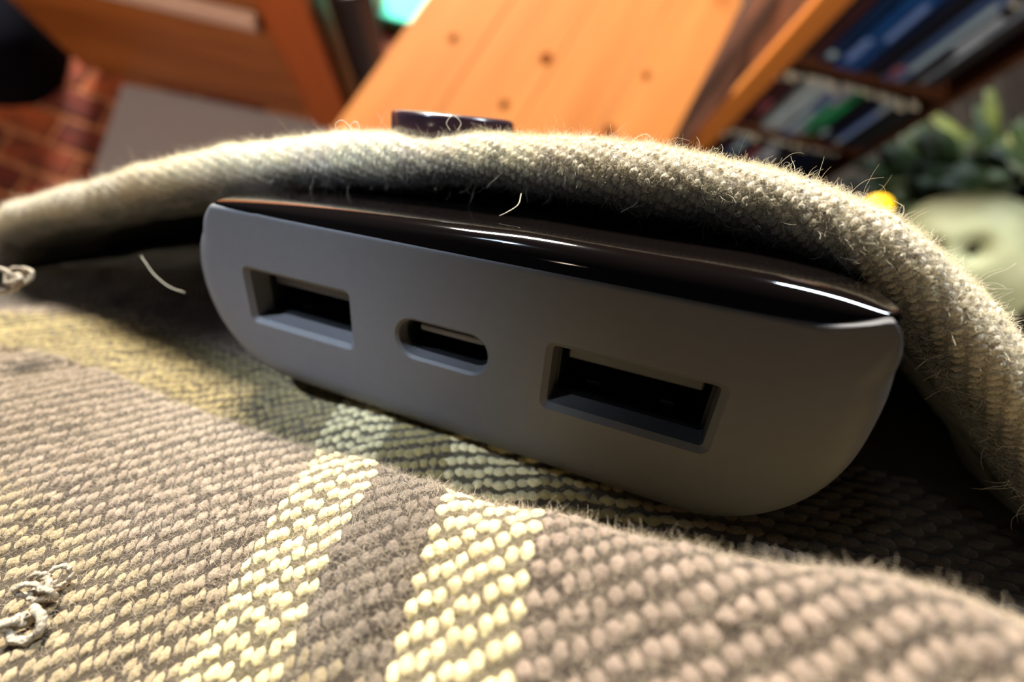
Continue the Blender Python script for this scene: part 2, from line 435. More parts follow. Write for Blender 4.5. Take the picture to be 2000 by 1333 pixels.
# a dark side table carries it
m_tb = mat('dark_table', (22, 20, 26), .6)
tb = empty('side_table', (cl[0], cl[1], 0)); ztop = cl[2] - .2
tag(tb, 'dark side table under the pale green moulded shape', 'table')
V, Fc = lathe([(0, ztop - .02), (.24, ztop - .02), (.245, ztop - .01), (.24, ztop), (0, ztop)], 40); mesh_obj('table_top', V, Fc, m_tb, tb)
V, Fc = lathe([(0, 0), (.16, 0), (.16, .02), (.025, .04), (.025, ztop - .02)], 32); mesh_obj('pedestal', V, Fc, m_tb, tb)

# dark cushion at the far right edge
dr = M @ at(np.array(2040.), np.array(470.), 1.0); cd = CAM + dr * .80
SS = np.sign(S) * np.abs(S) ** .7
m_nv = mat('navy_cloth', (6, 7, 20), .95, .2, 30, spec=.1)
cu = mesh_obj('cushion', (SS * np.array([.10, .15, .12])).reshape(-1, 3), grid_faces(N1, N2, True), m_nv)
cu.location = (cd[0] + .14, cd[1] + .02, cd[2]); tag(cu, 'navy cushion beside the pale green moulded shape', 'cushion')

# yellow indicator lamp
m_y = bpy.data.materials.new('amber_glow'); m_y.use_nodes = True; P = m_y.node_tree.nodes['Principled BSDF']
P.inputs['Base Color'].default_value = (1, .55, 0, 1); P.inputs['Emission Color'].default_value = (1, .52, 0, 1); P.inputs['Emission Strength'].default_value = 2.2
dy = M @ at(np.array(1710.), np.array(408.), 1.0); cy = CAM + dy * .60
V, Fc = lathe([(0, -.018), (.014, -.018), (.016, -.012), (.016, 0)], 24)
yl = empty('indicator_lamp', (cy[0], cy[1], cy[2] - .02))
tag(yl, 'small glowing yellow lamp just above the shirt pocket edge', 'lamp')
V = [(v[0], v[1], v[2] + .018) for v in V]; mesh_obj('holder', V, Fc, m_bin, yl)
V, Fc = lathe([(.016, .018), (.016, .024), (.014, .031), (.009, .036), (0, .038)], 24); mesh_obj('lens', V, Fc, m_y, yl)
V, Fc = lathe([(.0, -(cy[2] - .02) + .001), (.05, -(cy[2] - .02) + .001), (.05, -(cy[2] - .02) + .01), (.004, -(cy[2] - .02) + .015), (.004, 0)], 16); mesh_obj('stand', V, Fc, m_bin, yl)

# navy bag at far left
bag = empty('cloth_bag', (-1.34, 1.07, 0.0))
tag(bag, 'dark navy cloth bag slumped on the brick floor beside the drawer unit', 'bag')
Q = SS.reshape(-1, 3) * np.array([.20, .19, .16]) * (1 + .08 * wob(S.reshape(-1, 3), 3, 9))[:, None]
Q[:, 2] = np.maximum(Q[:, 2], -.10) + .102
mesh_obj('body', Q, grid_faces(N1, N2, True), m_nv, bag)
hv = [(.09 * math.cos(a), 0, .24 + .09 * math.sin(a)) for a in np.linspace(0, math.pi, 20)]
tube('handle', hv, .008, m_nv, bag, 10)

# ------------------------------------------------------------------ POWER BANK (metres, face frame)
bank = bpy.data.objects.new('power_bank', None); COL.objects.link(bank); bank.empty_display_size = .01
Rw = M @ RB; Tw = world(TB)
mb = Matrix.Identity(4)
for i in range(3):
    for j in range(3): mb[i][j] = Rw[i][j]
    mb[i][3] = Tw[i]
bank.matrix_world = mb
tag(bank, 'grey power bank with three ports and a glossy black top, tucked in the shirt pocket', 'power bank')
MM = .001
def section(n=200):
    """outline of the grey shell, anticlockwise, centre (0.9,1)"""
    pts = []
    # lower right arc, upper right etc. built per quadrant
    def arc(cx, rx, cy, ry, e, a0, a1, k):
        for a in np.linspace(a0, a1, k, endpoint=False):
            c, s = math.cos(a), math.sin(a)
            pts.append((cx + rx * math.copysign(abs(c) ** (2 / e), c), cy + ry * math.copysign(abs(s) ** (2 / e), s)))
    def line(p, q, k):
        for i in range(k): t_ = i / k; pts.append((p[0] + (q[0] - p[0]) * t_, p[1] + (q[1] - p[1]) * t_))
    xr, xl = 33.4, -31.9; lo = -10.7; hi = 12.2; cy = 1.0
    line((-20.5, lo), (22.5, lo), 24)
    arc(22.5, xr - 22.5, cy, cy - lo, 2.1, -math.pi / 2, 0, 30)
    arc(23.5, xr - 23.5, cy, hi - cy, 2.7, 0, math.pi / 2, 30)
    line((23.5, hi), (-21.5, hi), 24)
    arc(-20.5, -20.5 - xl, cy, 9.4, 2.05, math.pi / 2, math.pi, 30)
    arc(-20.5, -20.5 - xl, cy, cy - lo, 2.1, math.pi, 1.5 * math.pi, 30)
    return np.array(pts)
SEC = section()
def seam_y(x):      # height of the seam across the face; it turns up at the right end
    t_ = np.clip((x - 27.0) / 4.5, 0, 1); t2 = np.clip((-x - 24) / 7.0, 0, 1); return 9.0 + 1.5 * t_ ** 2 - .5 * t2 ** 2
body_sec = SEC.copy()
body_sec[:, 1] = np.minimum(body_sec[:, 1], seam_y(body_sec[:, 0]))
# inward normals
def insets(sec):
    d = np.roll(sec, -1, 0) - np.roll(sec, 1, 0); nrm = np.stack([-d[:, 1], d[:, 0]], 1)
    nrm /= np.linalg.norm(nrm, axis=1)[:, None] + 1e-9
    return nrm
NR = insets(SEC)
wt = np.clip((9.6 - body_sec[:, 1]) / 3.5, .06, 1)
n = len(body_sec); rings = []
R0 = 3.0
for a in [0, .12, .25, .4, .55, .7, .85, 1.0]:
    ang = a * math.pi / 2
    ins = R0 * (1 - math.sin(ang)) * wt; z = -R0 * .8 * (1 - math.cos(ang)) * np.maximum(wt, .1)
    q = body_sec + NR * ins[:, None]; rings.append(np.c_[q, z])
q0 = rings[0].copy(); q0[:, :2] += NR * .25; rings.insert(0, q0)
for z in (-8, -30, -60, -100, -122): rings.append(np.c_[body_sec, np.full(n, z)])
last = body_sec + NR * 2; rings.append(np.c_[last, np.full(n, -125)])
V = np.concatenate(rings) * MM
Fc = []
for r in range(len(rings) - 1):
    for i in range(n):
        k = (i + 1) % n; Fc.append([r * n + k, r * n + i, (r + 1) * n + i, (r + 1) * n + k])
Fc.append(list(range(n))); e = (len(rings) - 1) * n; Fc.append([e + i for i in range(n)][::-1])
m_grey = mat('grey_soft_plastic', (92, 90, 91), .55, .03, 900, .02)
body = mesh_obj('body', V, Fc, m_grey, bank)
if body.data.polygons[-2].normal.z < 0: body.data.flip_normals()

def prism(outline, z0, z1, scale0=1.0, name='cut'):
    o = np.array(outline); k = len(o)
    V = [(*(p), z0) for p in o] + [(*(p), z1) for p in o]
    Fc = [[i, (i + 1) % k, k + (i + 1) % k, k + i] for i in range(k)] + [list(range(k))[::-1], [k + i for i in range(k)]]
    return V, Fc
def rr(w_, h_, r, cx=0, cy=0, k=5):
    pts = []
    for (sx, sy, a0) in ((1, 1, 0), (-1, 1, 90), (-1, -1, 180), (1, -1, 270)):
        for i in range(k + 1):
            a = math.radians(a0 + 90 * i / k); pts.append(((cx + sx * (w_ / 2 - r) + r * math.cos(a)) * MM, (cy + sy * (h_ / 2 - r) + r * math.sin(a)) * MM))
    return pts
def loft(outs):
    """outs = [(outline, z_mm)...] closed solid, equal counts"""
    k = len(outs[0][0]); V = []; Fc = []
    for o, z in outs: V += [(p[0], p[1], z * MM) for p in o]
    for j in range(len(outs) - 1):
        for i in range(k): Fc.append([j * k + i, j * k + (i + 1) % k, (j + 1) * k + (i + 1) % k, (j + 1) * k + i])
    Fc.append(list(range(k))[::-1]); e = (len(outs) - 1) * k; Fc.append([e + i for i in range(k)])
    return V, Fc
import bmesh
def cut(target, V, Fc):
    c = mesh_obj('cutter', V, Fc, None, None, False); c.matrix_world = mb.copy()
    bm = bmesh.new(); bm.from_mesh(c.data); bmesh.ops.recalc_face_normals(bm, faces=bm.faces); bm.to_mesh(c.data); bm.free()
    md = target.modifiers.new('b', 'BOOLEAN'); md.operation = 'DIFFERENCE'; md.solver = 'EXACT'; md.object = c
    bpy.context.view_layer.update()
    dg = bpy.context.evaluated_depsgraph_get(); me = bpy.data.meshes.new_from_object(target.evaluated_get(dg))
    target.modifiers.clear(); old = target.data; target.data = me
    bpy.data.objects.remove(c); bpy.data.meshes.remove(old)
DX = 16.8
bpy.context.view_layer.update()
for cx in (-DX, DX):
    cut(body, *loft([(rr(12.9, 5.5, .35, cx), -11), (rr(12.9, 5.5, .35, cx), -.45), (rr(14.0, 6.5, .8, cx), .02), (rr(14.0, 6.5, .8, cx), 1)]))
cut(body, *loft([(rr(9.3, 3.7, 1.84, 0, 0, 10), -11), (rr(9.3, 3.7, 1.84, 0, 0, 10), -.25), (rr(9.9, 4.3, 2.14, 0, 0, 10), .02), (rr(9.9, 4.3, 2.14, 0, 0, 10), 1)]))
body.data.name = 'body'
body.data.polygons.foreach_set('use_smooth', [True] * len(body.data.polygons)); body.data.set_sharp_from_angle(angle=math.radians(32)); body.data.update()

# ports
m_portblk = mat('port_black', (10, 10, 12), .5)
m_shell = mat('port_metal', (60, 60, 64), .35, metal=1)
m_tongue = mat('port_tongue', (70, 70, 72), .45)
m_tongue2 = mat('port_tongue_black', (22, 22, 24), .45)
m_gold = mat('gold_contact', (200, 150, 60), .3, metal=1)
def shell(outA, outB, z0, z1):
    """open tube with a wall between outline A (outer) and B (inner), closed at the back"""
    k = len(outA); V = []; Fc = []
    for o, z in ((outA, z1), (outA, z0), (outB, z0), (outB, z1)): V += [(p[0], p[1], z * MM) for p in o]
    for j in range(3):
        for i in range(k): Fc.append([j * k + i, j * k + (i + 1) % k, (j + 1) * k + (i + 1) % k, (j + 1) * k + i])
    Fc.append([3 * k + i for i in range(k)])
    return V, Fc
for cx, tm in ((-DX, m_tongue), (DX, m_tongue2)):
    V, Fc = shell(rr(12.85, 5.45, .3, cx), rr(12.3, 4.9, .25, cx), -2.6, -10.8)
    p = mesh_obj('usb_port', V, Fc, m_portblk, bank, False); p['label'] = 'rectangular port opening'
    V, Fc = join([box((cx - 5.6) * MM, (cx + 5.6) * MM, .75 * MM, 2.35 * MM, -10 * MM, -2.7 * MM, .0002)])
    mesh_obj('tongue', V, Fc, m_tongue, p, False)
    V, Fc = join([box((cx + q - .55) * MM, (cx + q + .55) * MM, .62 * MM, .75 * MM, -9 * MM, -3.4 * MM) for q in (-3.6, -1.2, 1.2, 3.6)])
    mesh_obj('contacts', V, Fc, m_gold, p, False)
    V, Fc = join([box((cx + q - .7) * MM, (cx + q + .7) * MM, -2.45 * MM, -1.75 * MM, -6.5 * MM, -4.2 * MM, .00015) for q in (-3.3, 3.3)])
    mesh_obj('spring_tab', V, Fc, m_shell, p, False)
V, Fc = shell(rr(9.25, 3.65, 1.8, 0, 0, 10), rr(8.7, 3.1, 1.5, 0, 0, 10), -1.6, -10.8)
p = mesh_obj('usb_port', V, Fc, m_portblk, bank, False); p['label'] = 'small oval port opening'
V, Fc = box(-3.4 * MM, 3.4 * MM, .05 * MM, .75 * MM, -9 * MM, -2.0 * MM, .0002); mesh_obj('tongue', V, Fc, mat('oval_tongue', (110, 110, 116), .4), p, False)

# glossy lid
m_gloss = mat('gloss_black', (14, 10, 9), .07, coat=.6)
xs = np.concatenate([np.linspace(-26.3, -24, 14), np.linspace(-23, 25, 40), np.linspace(25.6, 31.3, 18)])
def lid_top(x):
    xx = np.clip(np.where(x > 0, (x - 20) / 12.4, (-x - 8) / 20.0), 0, 1); return 9.0 + 1.2 * (xx > 1) + (1.0 + 1.3 * np.clip((x + 26) / 32, 0, 1)) * (1 - xx ** 2.6) ** (1 / 2.3)
zd = np.concatenate([3.6 * (1 - np.cos(np.linspace(0, math.pi / 2, 12))), [6, 10, 20, 40, 80, 118, 121]])
rows_ = []
for x in xs:
    rec = (.7 if x > 0 else 1.0) * np.clip((abs(x - .8) - 23) / 7.2, 0, 1) ** 2.2
    col_ = [(x, seam_y(x) - 1.2, -.12 - rec), (x, seam_y(x) - .02, -.12 - rec)]
    H = max(lid_top(x) - seam_y(x), .02)
    for zz in zd[1:]:
        f_ = max(0, 1 - (1 - min(zz, 3.6) / 3.6) ** 3) ** (1 / 2.6)
        col_.append((x, seam_y(x) + H * f_, -.12 - rec - zz))
    col_.append((x, seam_y(x) - 1.2, -122))
    rows_.append(col_)
rows_ = np.array(rows_); nu, nv = rows_.shape[:2]
lid = mesh_obj('glossy_lid', rows_.reshape(-1, 3) * MM, grid_faces(nu, nv), m_gloss, bank); lid['label'] = 'glossy black curved top cover'

# ------------------------------------------------------------------ SHIRT
shirt = empty('checked_shirt', tuple(world([0, -25, -60])))
SO = np.array(shirt.location)
tag(shirt, 'brown and cream checked twill shirt whose fuzzy open pocket holds the grey power bank', 'shirt')

def cloth_mat(name, base=None, bump=.6, rough=.9):
    m, N, L, P = nodes(name)
    P.inputs['Roughness'].default_value = rough; P.inputs['Sheen Weight'].default_value = .25; P.inputs['Sheen Roughness'].default_value = .5
    P.inputs['Specular IOR Level'].default_value = .15
    at_ = N.new('ShaderNodeAttribute'); at_.attribute_name = 'Col'
    tc = N.new('ShaderNodeTexCoord'); nz = N.new('ShaderNodeTexNoise'); nz.inputs['Scale'].default_value = 5200; nz.inputs['Detail'].default_value = 3
    L.new(tc.outputs['Object'], nz.inputs[0])
    mr = N.new('ShaderNodeMapRange'); mr.inputs[1].default_value = .3; mr.inputs[2].default_value = .7; mr.inputs[3].default_value = .72; mr.inputs[4].default_value = 1.18
    L.new(nz.outputs[0], mr.inputs[0])
    mx = N.new('ShaderNodeVectorMath'); mx.operation = 'SCALE'; L.new(at_.outputs['Color'], mx.inputs[0]); L.new(mr.outputs[0], mx.inputs['Scale'])
    L.new(mx.outputs[0], P.inputs['Base Color'])
    bp = N.new('ShaderNodeBump'); bp.inputs['Strength'].default_value = bump; bp.inputs['Distance'].default_value = .00015
    L.new(nz.outputs[0], bp.inputs['Height']); L.new(bp.outputs[0], P.inputs['Normal'])
    return m
m_ground = cloth_mat('twill_ground'); m_yarn = cloth_mat('twill_yarn')
TAUPE = np.array(lin(156, 138, 119)[:3]); CREAM = np.array(lin(226, 210, 160)[:3]); DARK = np.array(lin(112, 100, 88)[:3])
OLIVE = np.array(lin(168, 150, 90)[:3]); WEFT = np.array(lin(86, 74, 62)[:3]); ROSE = np.array(lin(140, 122, 108)[:3])
def sst(a, b, x): t_ = np.clip((x - a) / (b - a), 0, 1); return t_ * t_ * (3 - 2 * t_)

# --- chest panel: columns follow the warp; K counts stripe widths
G = -.43; Q0 = -.838; DQ = .2187; M0 = -.616
def k_to_m(k):
    q = Q0 + k * DQ
    m_ = q / (1 + G * q)
    return np.where(k < 0, M0 + k * DQ * (1 - G * M0) ** 2, m_)
ridge_x = np.array([-900, -400, 0, 135, 270, 380, 500, 640, 740, 900, 1050, 1200, 1350, 1500, 1650, 1800, 2000, 2300, 2800])
ridge_y = np.array([640, 655, 672, 702, 757, 802, 850, 882, 906, 968, 1004, 1042, 1085, 1112, 1132, 1165, 1225, 1330, 1500])
KK = 30500.
def plane_D(x, y):
    Yv = y + 140; m_ = (x - 1250) / Yv
    mm_ = np.where(m_ < M0, M0 + .12 * np.tanh((m_ - M0) / .35 * .5), m_)
    return KK / (Yv * (1 - G * mm_))
NKC = 390
ks = np.linspace(-13.6, 7.6, NKC)
NVv = 420
Pch = np.zeros((NKC, NVv, 3)); Lch = np.zeros((NKC, NVv)); ridge_arc = np.zeros(NKC)
dhat = np.array([.294, .948, -1.]); dhat /= np.linalg.norm(dhat)
def catmull(pts, n_):
    pts = np.array(pts); P = np.vstack([2 * pts[0] - pts[1], pts, 2 * pts[-1] - pts[-2]]); out = []
    for i in range(1, len(P) - 2):
        t_ = np.linspace(0, 1, n_, endpoint=False)[:, None]
        a, b, c, d = P[i - 1], P[i], P[i + 1], P[i + 2]
        out.append(.5 * ((2 * b) + (-a + c) * t_ + (2 * a - 5 * b + 4 * c - d) * t_ ** 2 + (-a + 3 * b - 3 * c + d) * t_ ** 3))
    out.append(pts[-1:]); return np.concatenate(out)
for i, k in enumerate(ks):
    m_ = float(k_to_m(np.array(k)))
    yy = np.linspace(600, 1700, 2400); xx = 1250 + m_ * (yy + 140)
    yr = yy[np.argmin(np.abs(yy - np.interp(xx, ridge_x, ridge_y)))]
    ylow = 1680.
    ys = np.linspace(ylow, yr + 6, 60)
    x_ = 1250 + m_ * (ys + 140)
    D = plane_D(x_, ys)
    s_ = np.clip(1 - (ys - yr) / 90., 0, 1)
    D = D * (1 + .045 * s_ ** 2.2)
    front = at(x_, ys, D)
    xr_ = 1250 + m_ * (yr + 140); Dr = D[-1]
    # floor behind the ridge, just under the power bank
    YF = -11.2
    def fl(px, py): return at(np.array(float(px)), np.array(float(py)), on_bank_plane(px, py, 1, YF))
    pf = fl(xr_, yr + 4); Df = -pf[2]
    Df = max(Df, Dr + 2.2)
    crest = at(np.array(xr_), np.array(yr + 0.), Dr + .5)
    c2 = at(np.array(xr_ - 1), np.array(yr + 5.), Dr + .5 + (Df - Dr) * .22)
    c3 = at(np.array(xr_ - 3), np.array(yr + 16.), Dr + (Df - Dr) * .7)
    c4 = at(np.array(xr_ - 6), np.array(yr + 10.), Df + .3)
    adir = RB @ np.array([-.35, 0.0, -.94])
    base = at(np.array(xr_ - 8), np.array(yr + 2.), Df + 1.0)
    tail = [base + adir * L_ for L_ in (3, 8, 16, 32, 60, 100)]
    # the deep end sags gently so the bank sits in it
    pts = [front[-2], front[-1], crest, c2, c3, c4, base] + tail
    curve = np.vstack([front[:-2], catmull(pts, 14)])
    seg = np.r_[0, np.cumsum(np.linalg.norm(np.diff(curve, axis=0), axis=1))]
    v0 = float(curve[0] @ dhat)
    jr = len(front) - 2 + 28
    ridge_arc[i] = seg[jr]
    # sample: dense near the visible part
    s_all = np.concatenate([np.linspace(0, seg[jr] + 14, NVv - 60), np.linspace(seg[jr] + 14, seg[-1], 61)[1:]])
    Pch[i] = np.stack([np.interp(s_all, seg, curve[:, j]) for j in range(3)], 1)
    Lch[i] = s_all + v0
# smooth across columns, then undulate
for _ in range(6):
    Pch[1:-1] = .25 * Pch[:-2] + .5 * Pch[1:-1] + .25 * Pch[2:]
def surf_normals(P):
    du = np.gradient(P, axis=0); dv = np.gradient(P, axis=1); n_ = np.cross(du, dv)
    n_ /= np.linalg.norm(n_, axis=-1)[..., None] + 1e-12; return n_
Nch = surf_normals(Pch)
if (Nch[150, 100] @ np.array([0, .5, .8])) < 0: Nch = -Nch; FLIP = True
else: FLIP = False
Pch = Pch + Nch * (.35 * wob(Pch, .55, 21) + .12 * wob(Pch, 1.6, 22))[..., None]
Nch = surf_normals(Pch) * (-1 if FLIP else 1)

def stripe_cols(kv, rel):
    """yarn colour for warp position kv and distance past the ridge"""
    c = np.broadcast_to(TAUPE, kv.shape + (3,)).copy()
    d_ = ((kv > 1) & (kv < 2))[..., None]; c = np.where(d_, DARK, c)
    r_ = (kv >= 3)[..., None]; c = np.where(r_, ROSE, c)  # right-hand stripe, its colour darkened for the light falling off there
    cr_ = (((kv > 0) & (kv < 1)) | ((kv > 2) & (kv < 3)))[..., None]; c = np.where(cr_, CREAM, c)
    # the pale weft bands lighten the cloth where they cross
    band = sst(-.2, .8, rel) * (1 - sst(14, 17, rel)); c = c * (1 - .75 * band[..., None]) + (.75 * band)[..., None] * np.where(cr_, CREAM, OLIVE)
    lowb = sst(13, 16, -rel) * (1 - sst(24, 27, -rel)); c = c * (1 - .3 * lowb[..., None]) + (.3 * lowb)[..., None] * OLIVE * 1.15
    pocket_shade = 1 - .72 * sst(15, 21, rel)          # shade inside the pocket, painted into the cloth colour
    return c * pocket_shade[..., None]
kgrid = np.repeat(ks[:, None], NVv, 1); rel = (Lch - Lch[:, :1]) - ridge_arc[:, None]
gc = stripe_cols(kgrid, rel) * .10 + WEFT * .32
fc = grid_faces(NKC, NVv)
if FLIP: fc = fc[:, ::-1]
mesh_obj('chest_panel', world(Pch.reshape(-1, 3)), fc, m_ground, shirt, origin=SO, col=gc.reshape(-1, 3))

def bil(A, u, v):
    u = np.clip(u, 0, A.shape[0] - 1.001); v = np.clip(v, 0, A.shape[1] - 1.001)
    i = u.astype(int); j = v.astype(int); fu = (u - i)[..., None]; fv = (v - j)[..., None]
    return A[i, j] * (1 - fu) * (1 - fv) + A[i + 1, j] * fu * (1 - fv) + A[i, j + 1] * (1 - fu) * fv + A[i + 1, j + 1] * fu * fv

def grains(P, N, ui, vf, vt, w_, hgt, cols, r, fu_of=None):
    """one float of yarn per entry: runs from vf to vt (index space) at column ui; returns verts, faces, colours"""
    n_ = len(ui); NL, NC = 7, 6
    tl = np.linspace(0, 1, NL); ta = np.linspace(0, math.pi, NC)
    prof = np.sin(np.pi * np.clip(tl * .94 + .03, 0, 1)) ** .75
    vv = vf[:, None] + (vt - vf)[:, None] * tl[None]
    lean = r.normal(0, .12, n_)
    uu = ui[:, None] + (lean[:, None] * (tl - .5)[None])
    C_ = bil(P, uu, vv); Nn = bil(N, uu, vv)
    T = np.gradient(C_, axis=1); T /= np.linalg.norm(T, axis=-1)[..., None] + 1e-9
    B = np.cross(T, Nn)
    jit = r.uniform(.82, 1.18, (n_, NL)) * r.uniform(.82, 1.15, (n_, 1))
    wx = w_[:, None] * prof * jit; hx = hgt[:, None] * prof * jit
    out = C_[:, :, None] + B[:, :, None] * (wx[..., None] * np.cos(ta))[..., None] + Nn[:, :, None] * ((hx[..., None] * np.sin(ta)) - .05)[..., None]
    out = out + r.normal(0, .026, out.shape)
    V = out.reshape(-1, 3)
    f1 = grid_faces(NL, NC); Fa = (np.arange(n_)[:, None, None] * (NL * NC) + f1[None]).reshape(-1, 4)
    cc = np.repeat(cols * r.uniform(.86, 1.12, (n_, 1)), NL * NC, 0)
    return V, Fa, cc

def hair_obj(name, roots, dirs, length, r, col, matl, curl=.5, rad=.012, npt=6):
    n_ = len(roots)
    pts = np.zeros((n_, npt, 3)); pts[:, 0] = roots; d = dirs / np.linalg.norm(dirs, axis=1)[:, None]
    bend = r.normal(0, 1, (n_, 3)) * curl
    for j in range(1, npt):
        pts[:, j] = pts[:, j - 1] + d * (length / (npt - 1))[:, None]
        d = d + bend * .35 + r.normal(0, .12, (n_, 3)); d /= np.linalg.norm(d, axis=1)[:, None]
    hc = bpy.data.hair_curves.new(name); hc.add_curves([npt] * n_)
    hc.attributes['position'].data.foreach_set('vector', (world(pts.reshape(-1, 3)) - SO).astype(np.float32).ravel())
    ra = hc.attributes.new('radius', 'FLOAT', 'POINT') if 'radius' not in hc.attributes else hc.attributes['radius']
    rr_ = np.tile(np.linspace(1, .4, npt), n_) * rad * MM; ra.data.foreach_set('value', rr_.astype(np.float32))
    hc.materials.append(matl)
    o = bpy.data.objects.new(name, hc); COL.objects.link(o); o.parent = shirt; o['kind'] = 'stuff'
    return o
def fuzz_mat(name, rgb):
    m, N, L, P = nodes(name); P.inputs['Base Color'].default_value = lin(*rgb); P.inputs['Roughness'].default_value = .8
    P.inputs['Specular IOR Level'].default_value = .2
    return m
m_fz = fuzz_mat('fuzz_beige', (196, 180, 156)); m_fzc = fuzz_mat('fuzz_cream', (240, 230, 202)); m_fzg = fuzz_mat('fuzz_grey', (150, 150, 152))

# yarn floats on the chest panel
PITCH = .118; PER = 1.62
kcol = np.arange(-13.2, 7.3, PITCH); UI = []; VF = []; VT = []; CC = []; WW = []; KV = []
for ci, k in enumerate(kcol):
    u_ = (k - ks[0]) / (ks[-1] - ks[0]) * (NKC - 1); i0 = int(u_)
    L_ = Lch[i0] * (1 - (u_ - i0)) + Lch[i0 + 1] * (u_ - i0); ra_ = L_[0] + ridge_arc[i0]
    ph_ = (ci * .30 * PER) % PER
    st = np.arange(math.floor((L_[0]) / PER) * PER + ph_, ra_ + 40, PER)
    st = st[(st > L_[0]) & (st < L_[-1] - 2)]; ln = PER * .70
    st = st + rng.normal(0, .11 if k < 0 else .06, len(st)) + rng.normal(0, .10)
    VF.append(np.interp(st, L_, np.arange(NVv))); VT.append(np.interp(st + ln, L_, np.arange(NVv)))
    UI.append(np.full(len(st), u_) + rng.normal(0, .12, len(st))); KV.append(np.full(len(st), k)); CC.append(stripe_cols(np.full(len(st), k), st - ra_))
    # column width in mm here
    wloc = np.linalg.norm(bil(Pch, np.full(len(st), u_ + 1), VF[-1]) - bil(Pch, np.full(len(st), u_), VF[-1]), axis=1) * (PITCH / (ks[1] - ks[0]))
    WW.append(wloc)
UI, VF, VT, CC, WW, KV = map(np.concatenate, (UI, VF, VT, CC, WW, KV)); WW = np.minimum(WW, 2.1)
cream = ((KV > 0) & (KV < 1)) | ((KV > 2) & (KV < 3))
dark = (KV > 1) & (KV < 2)
hh = np.where(cream, .34, np.where(dark, .24, .30)) * np.clip(WW / .8, .6, 1.2)
V, Fa, cc = grains(Pch, Nch, UI, VF, VT, WW * np.where(cream, .60, .56), hh * .9, CC, rng)
if FLIP is False: pass
mesh_obj('twill_yarns', world(V), Fa, m_yarn, shirt, origin=SO, col=cc)['kind'] = 'stuff'
print('chest floats', len(UI))

# fuzz on chest panel
r = np.random.default_rng(11)
nf = 95000
kk_ = r.uniform(-8, 7, nf); u_ = (kk_ - ks[0]) / (ks[-1] - ks[0]) * (NKC - 1)
relv = r.normal(-5, 9, nf); relv = np.clip(relv, -30, 14)
i0 = np.clip(u_.astype(int), 0, NKC - 1)
La = ridge_arc[i0] + relv; vi = La / ((ridge_arc[i0] + 14) / (NVv - 60 - 1))
Pr = bil(Pch, u_, vi); Nr = bil(Nch, u_, vi)
hair_obj('surface_fuzz', Pr + Nr * .15, Nr * .7 + r.normal(0, .6, (nf, 3)), r.gamma(3, .17, nf).clip(.15, 1.5), r, None, m_fz, rad=.009)

# --- pocket rim: a rolled hem swept back over the power bank
rim_x = np.array([-520, -250, 0, 150, 300, 450, 600, 750, 900, 1050, 1200, 1400, 1560, 1700, 1815, 1915, 2010, 2110, 2190, 2240.])
rim_y = np.array([640, 545, 434, 396, 356, 327, 312, 314, 309, 324, 346, 380, 424, 484, 566, 676, 810, 970, 1100, 1200.])
hw = np.array([2.6, 2.6, 2.6, 2.7, 2.7, 2.5, 2.35, 2.45, 1.95, 2.3, 2.5, 2.5, 2.4, 2.4, 2.5, 2.5, 2.5, 2.5, 2.4, 2.4])
ZR = -8.0
Drim = on_bank_plane(rim_x, rim_y, 2, ZR)
ctr = at(rim_x, rim_y, Drim)
ctr = np.vstack([from_bank([[-122, -24, -8], [-106, -12.5, -8]]), ctr[2:19], from_bank([[70, -24, -8]])])
hw = np.full(len(ctr), 2.5); hw[2:10] = [2.6, 2.7, 2.7, 2.5, 2.35, 2.45, 1.95, 2.3]
# dense stations by arc length
def resample(P, n_, extra=None):
    t_ = np.r_[0, np.cumsum(np.linalg.norm(np.diff(P, axis=0), axis=1))]
    cm = catmull(P, 24); tc_ = np.r_[0, np.cumsum(np.linalg.norm(np.diff(cm, axis=0), axis=1))]
    s_ = np.linspace(0, tc_[-1], n_)
    Q_ = np.stack([np.interp(s_, tc_, cm[:, j]) for j in range(3)], 1)
    ex = np.interp(np.interp(s_, tc_, np.linspace(0, len(P) - 1, len(cm))), np.arange(len(P)), extra)
    return Q_, s_, ex
NS = 520
rc, rs, rh = resample(ctr, NS, hw)
TT = np.gradient(rc, axis=0); TT /= np.linalg.norm(TT, axis=1)[:, None]
BK = RB @ np.array([0.0, -.04, -1.0]); BK /= np.linalg.norm(BK)
UP = np.cross(TT, BK); UP /= np.linalg.norm(UP, axis=1)[:, None]
if UP[NS // 2][1] < 0: UP = -UP
prof = []   # (back, up/h)
for b_ in (95, 70, 50, 34, 24): prof.append((b_, .95))
for b_ in (17, 12, 8.5, 6, 4.5): prof.append((b_, 1.0))
for a in np.linspace(0, math.pi, 25): prof.append((3.2 - 3.2 * math.sin(a) ** .9, math.cos(a)))
for b_ in (5, 8, 12, 18): prof.append((b_, -1.0))
for b_ in (19, 22, 30, 44, 66, 95): prof.append((b_, .35 if b_ > 19 else -.6))
prof = np.array(prof); 
# resample profile evenly near the front
pl_ = np.r_[0, np.cumsum(np.hypot(np.diff(prof[:, 0]), np.diff(prof[:, 1] * 2.5)))]
iF = int(np.argmin(prof[:, 0])); sF = pl_[iF]
sp_ = np.unique(np.concatenate([np.linspace(0, sF - 14, 14), np.linspace(sF - 14, sF + 12, 100), np.linspace(sF + 12, pl_[-1], 14)]))
pb = np.interp(sp_, pl_, prof[:, 0]); pu = np.interp(sp_, pl_, prof[:, 1])
NP_ = len(sp_)
Prm = rc[:, None] + BK[None, None] * pb[None, :, None] + UP[:, None] * (pu[None] * rh[:, None])[..., None]
# the outer cloth drops a little behind the rim
drop = (np.clip(pb - 8, 0, None) * .07)[None, :, None]
Prm = Prm - UP[:, None] * drop
